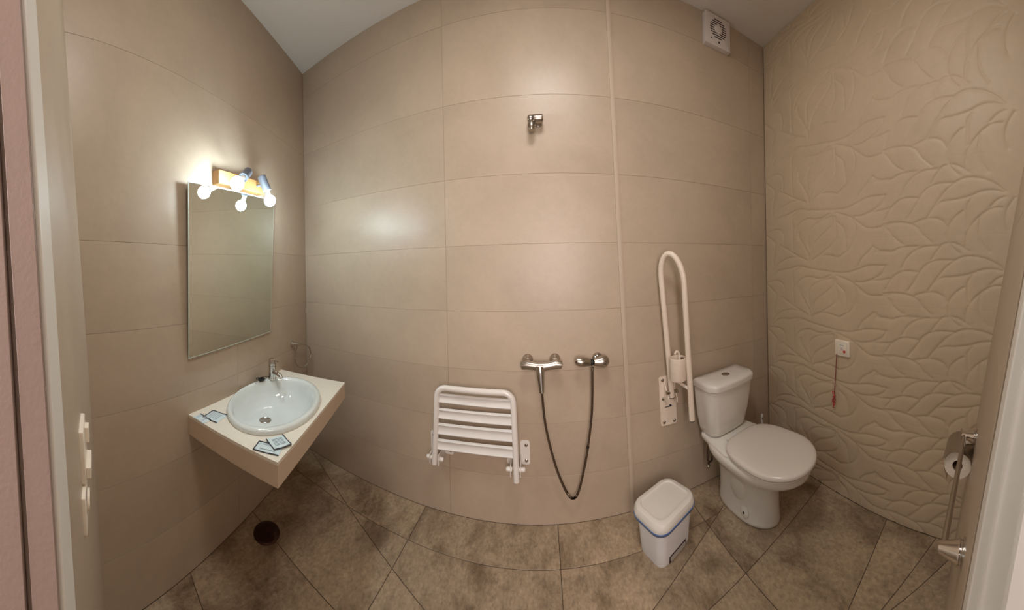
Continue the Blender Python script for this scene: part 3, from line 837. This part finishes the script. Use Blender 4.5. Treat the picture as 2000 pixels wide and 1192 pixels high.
# ------------------------------------------------------------------ toilet
TO = Vector((1.052, 1.580, 0)); TA = math.radians(7)
tf = Vector((math.sin(TA), -math.cos(TA), 0)); tr_ = Vector((math.cos(TA), math.sin(TA), 0))
def PT(x, d, z): return TO+tr_*x+tf*d+Vector((0,0,z))
wc = thing('toilet', 'white close-coupled toilet with its lid down, in the right corner', 'toilet', TO.copy())
def egg(hw, d0, d1, z, n=48, sq=2.0, cx=0, back=2.0):
    """outline: widest two fifths from the front, squarer at the back"""
    out = []; dm = d1-(d1-d0)*.46
    for k in range(n):
        t = 2*PI*k/n; c, s = math.cos(t), math.sin(t)
        if s >= 0: e = 2/sq; x = abs(c)**e*math.copysign(1, c)*hw; d = dm+(d1-dm)*abs(s)**e
        else: e = 2/back; x = abs(c)**e*math.copysign(1, c)*hw; d = dm-(dm-d0)*abs(s)**e
        out.append(PT(x+cx, d, z))
    return out
mb = MB()
secs = [(.108,.075,.485,.0,.014),(.112,.072,.492,.006,.014),(.112,.072,.492,.02,.014),(.104,.075,.488,.08,.012),(.102,.075,.490,.16,.010),(.106,.072,.500,.22,.006),(.118,.062,.530,.26,.003),(.148,.052,.600,.293,0),(.174,.042,.662,.318,0),(.187,.033,.690,.342,0),(.190,.028,.697,.365,0),(.187,.028,.695,.378,0),(.182,.032,.688,.382,0)]
mb.loft([egg(hw, d0, d1, z, back=3.2, cx=cx) for hw, d0, d1, z, cx in secs])
bw = obj('bowl', mb, M_CERAM, wc, angle=60)
mb = MB()
def dsh(w0, w1, d0, d1, z, r=.05, n=6):
    pts = []
    for cx, cy, a, in ((w1-r, d1-r, 0), (-w1+r, d1-r, PI/2), (-w0+r, d0+r, PI), (w0-r, d0+r, 1.5*PI)):
        for i in range(n+1):
            t = a+i/n*PI/2; pts.append(PT(cx+r*math.cos(t), cy+r*math.sin(t), z))
    return pts
mb.loft([dsh(.13,.165,.01,.30,.345,.04), dsh(.15,.180,.005,.31,.375,.04), dsh(.15,.182,.005,.31,.392,.04), dsh(.145,.175,.01,.305,.398,.035)])
obj('rear_deck', mb, M_CERAM, bw, angle=50)
# mounting boss with bolt hole on the side of the pedestal
mb = MB(); bc = PT(-.090, .335, .058)
mb.lathe([(.032,-.006),(.030,.004),(.022,.008),(.002,.009)], bc, -tr_+Vector((0,0,.1)), 22); mb.sphere(PT(-.072,.27,.19), 1, 28, 20, sc=(.030,.085,.11))
obj('trap_bulge', mb, M_CERAM, bw)
mb = MB(); mb.lathe([(.007,0),(.007,.002)], bc-tr_*.008, -tr_, 12); obj('fixing_hole', mb, M_BLACK, bw)
# seat + lid
mb = MB(); mb.loft([egg(.188,.235,.705,.388,back=3), egg(.194,.230,.712,.392,back=3), egg(.194,.230,.712,.398,back=3), egg(.188,.235,.705,.401,back=3)]); obj('seat', mb, M_SEATL, wc, angle=50)
mb = MB()
mb.loft([egg(.188,.230,.706,.4055,back=3.2), egg(.200,.218,.722,.409,back=3.2), egg(.201,.217,.723,.420,back=3.2), egg(.197,.222,.718,.427,back=3.2), egg(.184,.235,.702,.4315,back=3.2), egg(.14,.27,.65,.4350,back=3), egg(.05,.38,.52,.4365,back=2.4)])
ld = obj('lid', mb, M_SEATL, wc, angle=50)
for x in (-.075, .075):
    mb = MB(); mb.tube([PT(x-.02,.212,.408), PT(x+.02,.212,.408)], .011, 12); obj('hinge', mb, M_SEATL, ld)
# cistern
def tank(hw, d0, d1, z, r=.045, bulge=.02):
    pts = []; n = 8
    for cx, cy, a in ((hw-r, d1-r, 0), (-hw+r, d1-r, PI/2)):
        for i in range(n+1):
            t = a+i/n*PI/2; pts.append((cx+r*math.cos(t), cy+r*math.sin(t)))
    mid = []
    for i in range(1, 8):
        x = (hw-r)*(1-2*i/8); mid.append((x, d1))
    pts = pts[:n+1]+mid+pts[n+1:]
    r2 = .012
    for cx, cy, a in ((-hw+r2, d0+r2, PI), (hw-r2, d0+r2, 1.5*PI)):
        for i in range(5):
            t = a+i/4*PI/2; pts.append((cx+r2*math.cos(t), cy+r2*math.sin(t)))
    return [PT(x, y+(bulge*(1-(x/hw)**2) if y > (d0+d1)/2 else 0), z) for x, y in pts]
mb = MB()
mb.loft([tank(.120,.015,.130,.398,.04,.01), tank(.142,.010,.142,.412,.045,.012), tank(.150,.008,.148,.44,.05,.014), tank(.165,.004,.160,.52,.05), tank(.176,.002,.172,.62,.05), tank(.181,.002,.178,.695,.05)])
tk = obj('cistern', mb, M_CERAM, wc, angle=50)
mb = MB()
mb.loft([tank(.181,.002,.180,.697,.05), tank(.189,.000,.190,.702,.055), tank(.191,.000,.193,.728,.056), tank(.188,.002,.190,.738,.056), tank(.178,.010,.180,.744,.055), tank(.12,.05,.13,.746,.045), tank(.05,.07,.10,.7465,.012,.002)])
cl = obj('cistern_lid', mb, M_CERAM, wc, angle=50)
mb = MB(); mb.lathe([(.026,-.004),(.026,.003),(.022,.005),(.020,.003),(.019,.0045),(.002,.005)], PT(.0,.10,.7465), (0,0,1), 28); obj('flush_button', mb, M_STEEL, cl)
mb = MB(); mb.tube(smooth_path([PT(-.105,.07,.41), PT(-.125,.06,.30), PT(-.115,.05,.215), PT(-.07,.035,.20), PT(-.05,-.01,.23)], 7), .0065, 10)
obj('supply_hose', mb, M_HOSE, wc)
mb = MB(); mb.lathe([(.012,0),(.012,.03),(.008,.034)], PT(-.118,.05,.20), (-.4,-1,0), 12); obj('valve', mb, M_STEEL, wc)

# toilet brush behind the toilet, only its handle shows
bp_ = Vector((1.435, 1.545, 0))
br = thing('toilet_brush', 'white toilet brush handle showing behind the toilet lid', 'toilet brush', bp_)
mb = MB(); mb.lathe([(.045,0),(.050,.005),(.046,.11),(.040,.115),(.012,.117)], bp_, (0,0,1), 24); obj('holder', mb, M_BIN, br)
mb = MB(); rings = []
for z, w, t in ((.115,.008,.006),(.20,.007,.005),(.255,.009,.005),(.275,.012,.005),(.315,.012,.005),(.332,.009,.005),(.338,.003,.002)):
    rings.append([bp_+Vector((w*math.cos(2*PI*k/14), t*math.sin(2*PI*k/14)*(-1), z)) for k in range(14)])
mb.loft(rings); bh = obj('handle', mb, M_BIN, br)
mb = MB(); mb.rbox(-.0032, .0032, -.0060, .0, .295, .312, .003, fn=lambda x, y, z: bp_+Vector((x, y, z))); obj('hanging_slot', mb, M_SLOT, bh)

# ------------------------------------------------------------------ pedal bin
BO = Vector((.580, 1.368, 0)); BAn = math.radians(23)
bxv = Vector((math.cos(BAn), math.sin(BAn), 0)); byv = Vector((-math.sin(BAn), math.cos(BAn), 0))
def PBn(x, y, z): return BO+bxv*x+byv*y+Vector((0,0,z))
def rr(w, d, r, z, n=7, cx=0, cy=0):
    pts = []
    for sx, sy, a in ((1,1,0),(-1,1,PI/2),(-1,-1,PI),(1,-1,1.5*PI)):
        for i in range(n+1):
            t = a+i/n*PI/2; pts.append(PBn(cx+sx*(w/2-r)+r*math.cos(t), cy+sy*(d/2-r)+r*math.sin(t), z))
    return pts
bn = thing('waste_bin', 'small white pedal bin with blue bag edge in front of the toilet corner', 'bin', BO.copy())
mb = MB()
mb.loft([rr(.222,.165,.038,.0), rr(.226,.169,.039,.006), rr(.240,.184,.045,.10), rr(.256,.200,.050,.195)])
obj('body', mb, M_BIN, bn, angle=50)
mb = MB(); mb.loft([rr(.262,.206,.054,.172), rr(.284,.226,.062,.176), rr(.294,.236,.066,.190), rr(.270,.214,.058,.197)], caps=False)
bb = obj('bag_edge', mb, M_BLUE, bn, angle=60); bb['label'] = 'blue bin bag edge'
mb = MB()
mb.loft([rr(.270,.214,.058,.188), rr(.288,.230,.064,.191), rr(.291,.233,.066,.202), rr(.288,.230,.066,.216), rr(.274,.217,.062,.228), rr(.250,.193,.052,.233), rr(.228,.171,.042,.2335), rr(.220,.163,.038,.2275), rr(.208,.152,.034,.2275), rr(.12,.08,.02,.2290)])
lid = obj('lid', mb, M_BINLID, bn, angle=35)
mb = MB(); mb.rbox(-.055, .055, -.092, -.080, .006, .024, .005, fn=PBn); pd = obj('pedal', mb, M_GREYEDGE, bn)
mb = MB(); mb.box(-.062, .062, -.0868, -.070, .001, .032, fn=PBn); obj('pedal_recess', mb, M_SLOT, bn, smooth=False)

# ------------------------------------------------------------------ extractor fan
ef = thing('extractor_fan', 'white square extractor fan under the ceiling on the back wall', 'fan', (1.13, DB, 3.02))
mb = MB(); mb.rbox(1.028, 1.232, 0, .035, 2.905, 3.112, .006, fn=PB, r2=.006); cv = obj('cover', mb, M_FAN, ef)
cz = 3.020
mb = MB()
for k in range(-4, 5):
    z = cz+k*.0145; hw = math.sqrt(max(0, .066**2-(z-cz)**2)); inn = math.sqrt(max(0, .030**2-(z-cz)**2)) if abs(z-cz) < .030 else 0
    for s in (-1, 1):
        a, b = (inn+.002 if inn else 0), hw
        mb.box(min(s*a, s*b)+1.130, max(s*a, s*b)+1.130, .0345, .0358, z-.0032, z+.0032, fn=PB)
obj('grille_slot', mb, M_SLOT, cv, smooth=False)
mb = MB(); mb.lathe([(.028,0),(.026,.005),(.012,.008),(.002,.009)], PB(1.130,.035,cz), (0,-1,0), 24); obj('hub', mb, M_FAN, cv)
mb = MB(); mb.lathe([(.0045,0),(.0045,.002)], PB(1.075,.035,2.945), (0,-1,0), 12); obj('indicator', mb, M_INK, cv)
mb = MB(); mb.lathe([(.007,0),(.007,.0015)], PB(1.135,.035,2.935), (0,-1,0), 14); 
obj('printed_mark', mb, M_INK, cv, smooth=False)

# ------------------------------------------------------------------ emergency call switch
es = thing('emergency_call_switch', 'white call switch plate with red button and red pull cord on the leaf wall', 'switch', PR(.895, 0, .925))
mb = MB(); mb.rbox(.842, .950, -.004, .011, .878, .972, .004, fn=PR, r2=.003); fp = obj('faceplate', mb, M_PLATE, es)
mb = MB(); mb.rbox(.858, .934, .011, .0135, .893, .957, .002, fn=PR, r2=.0008); obj('inner_plate', mb, M_PLATE, fp)
mb = MB()
for a in ((.8575,.8590,.8925,.9575),(.9330,.9345,.8925,.9575),(.8575,.9345,.8918,.8930),(.8575,.9345,.9570,.9582)): mb.box(a[0], a[1], .0108, .0118, a[2], a[3], fn=PR)
mb.box(.880, .912, .0134, .0140, .942, .947, fn=PR)
obj('engraved_line', mb, M_GREYINK, fp, smooth=False)
mb = MB(); mb.lathe([(.0085,0),(.0080,.003),(.002,.004)], PR(.877,.0135,.908), nR, 18); rbn = obj('call_button', mb, M_RED, es); rbn['label'] = 'round red button'
mb = MB(); mb.lathe([(.009,0),(.0088,.001),(.002,.0015)], PR(.896,.0135,.925), nR, 18); obj('indicator', mb, M_FAN, es)
mb = MB(); mb.tube(smooth_path([PR(.937,.010,.888), PR(.938,.012,.86), PR(.950,.010,.74), PR(.962,.009,.62)], 8), .0022, 8)
cd = obj('pull_cord', mb, M_REDCORD, es); cd['label'] = 'thin dark red pull cord'
mb = MB(); pts = []
for k in range(90):
    t = k/89; a = t*9*PI
    pts.append(PR(.963+.010*math.sin(a)*(1-.4*t), .013+.007*math.cos(a*1.3), .628-.062*t+.016*math.sin(a*.73)))
mb.tube(pts, .0021, 7); mb.tube([PR(.968,.010,.568), PR(.969,.010,.555), PR(.970,.010,.540)], [.004,.002,.0035], 8)
obj('cord_knot', mb, M_RED, cd)

# ------------------------------------------------------------------ towel rail, roll holder
def post(mb, p, q, r0, r1):
    d = (q-p); L_ = d.length; mb.lathe([(r0*1.25,.0),(r0*1.25,.005),(r0*1.02,.007),(r0*1.02,.011),(r0*1.15,.013),(r0*.98,.018),(r1,L_-.004),(r1*.7,L_)], p, d, 28)
tw = thing('towel_rail', 'satin steel towel rail along the tiled wall beside the white door frame', 'towel rail', PFR(.87, 0, .78))
q0, q1 = Vector((1.087, .1206, .78)), Vector((.645, .123, .78))
for q in (q0, q1):
    p = Vector((q.x+.004, PFR(q.x, .0005, .775).y, .772))
    mb = MB(); post(mb, p, q+Vector((0, .012, .002)), .0225, .0115); obj('mount', mb, M_CHROME, tw)
mb = MB(); mb.tube([q0+Vector((.006,0,0)), q1-Vector((.006,0,0))], .0085, 16); obj('rail', mb, M_STEEL, tw)

rp = Vector((1.15, .151, .648))
rh = thing('toilet_roll_holder', 'chrome toilet roll holder with cover, behind the towel rail', 'roll holder', Vector((1.2, PFR(1.2, 0, .72).y, .72)))
pw = Vector((1.13, PFR(1.13, .0005, .735).y, .735))
mb = MB(); post(mb, pw, pw+Vector((-.004, .055, -.01)), .015, .009); obj('mount', mb, M_CHROME, rh)
mb = MB(); rings = []
for x in (1.085, 1.225):
    rr_ = []
    for k in range(15):
        t = math.radians(20+k*10); rr_.append(Vector((x, rp.y-.0635*math.cos(t)*-1, rp.z+.0635*math.sin(t))))
    for k in range(14, -1, -1):
        t = math.radians(20+k*10); rr_.append(Vector((x, rp.y+.0620*math.cos(t), rp.z+.0620*math.sin(t))))
    rings.append(rr_)
mb.loft(rings); obj('cover', mb, M_STEEL, rh, angle=40)
mb = MB(); mb.tube([pw+Vector((0,.045,-.01)), Vector((1.235,.150,.712)), Vector((1.238,.151,.66)), Vector((1.225,.151,.648)), Vector((1.09,.151,.648))], .005, 10); obj('spindle', mb, M_CHROME, rh)
roll = thing('toilet_roll', 'white toilet roll on the holder, end facing the doorway', 'toilet roll', rp)
mb = MB(); mb.lathe([(.0205,0),(.053,.001),(.0545,.004),(.0545,.101),(.053,.104),(.0205,.105)], Vector((1.100,.151,.648)), (1,0,0), 40, caps=False)
V = []
for i in range(7):
    for x in (1.102, 1.203): V.append((x, rp.y+.0545+.0015*math.sin(i*1.1)-.0015*i, rp.z-.012*i))
mb.add(V, [(2*i, 2*i+1, 2*i+3, 2*i+2) for i in range(6)])
obj('paper', mb, M_PAPER, roll)
mb = MB(); mb.lathe([(.0205,.0008),(.0205,.1042),(.0190,.1042),(.0190,.0008),(.0205,.0008)], Vector((1.100,.151,.648)), (1,0,0), 30, caps=False); obj('cardboard_core', mb, M_CARD, roll)

# ------------------------------------------------------------------ floor drain cap
dc = Vector((-1.348, .911, 0))
fd = thing('floor_drain', 'round dark bronze floor drain cap under the basin counter', 'drain', dc)
mb = MB(); mb.lathe([(.072,0),(.074,.004),(.070,.010),(.066,.012)], dc, (0,0,1), 44); obj('rim', mb, M_DRAIN, fd)
mb = MB(); mb.lathe([(.066,.009),(.064,.013),(.055,.017),(.03,.020),(.002,.021)], dc, (0,0,1), 44); obj('cap', mb, M_DRAIN, fd)

# ------------------------------------------------------------------ switches by the door
sw = thing('light_switch', 'white light switch plate by the left door frame, the upper of two', 'switch', PFL(-.66, 0, 1.06))
mb = MB(); mb.rbox(-.70, -.615, -.003, .009, 1.005, 1.115, .004, fn=PFL, r2=.002); obj('faceplate', mb, M_PLATE, sw)
mb = MB(); mb.box(-.69, -.665, .009, .018, 1.065, 1.098, fn=PFL); obj('rocker', mb, M_PLATE, sw, smooth=False, bevel=.001)
mb = MB(); mb.box(-.69, -.625, .009, .020, 1.012, 1.034, fn=PFL); obj('rocker', mb, M_PLATE, sw, smooth=False, bevel=.001)
so2 = thing('power_socket', 'white socket plate by the left door frame, below the light switch', 'socket', PFL(-.62, 0, .96))
mb = MB(); mb.rbox(-.665, -.585, -.003, .007, .925, 1.000, .004, fn=PFL, r2=.002); fp2 = obj('faceplate', mb, M_PLATE, so2)
mb = MB(); mb.lathe([(.020,.0),(.020,.006),(.017,.006),(.016,.001)], PFL(-.63,.007,.965), (0,1,0), 22); obj('socket_ring', mb, M_PLATE, fp2)
for z in (.958, .972):
    mb = MB(); mb.lathe([(.0028,0),(.0028,.0012)], PFL(-.63,.0078,z), (0,1,0), 10); obj('pin_hole', mb, M_BLACK, fp2)
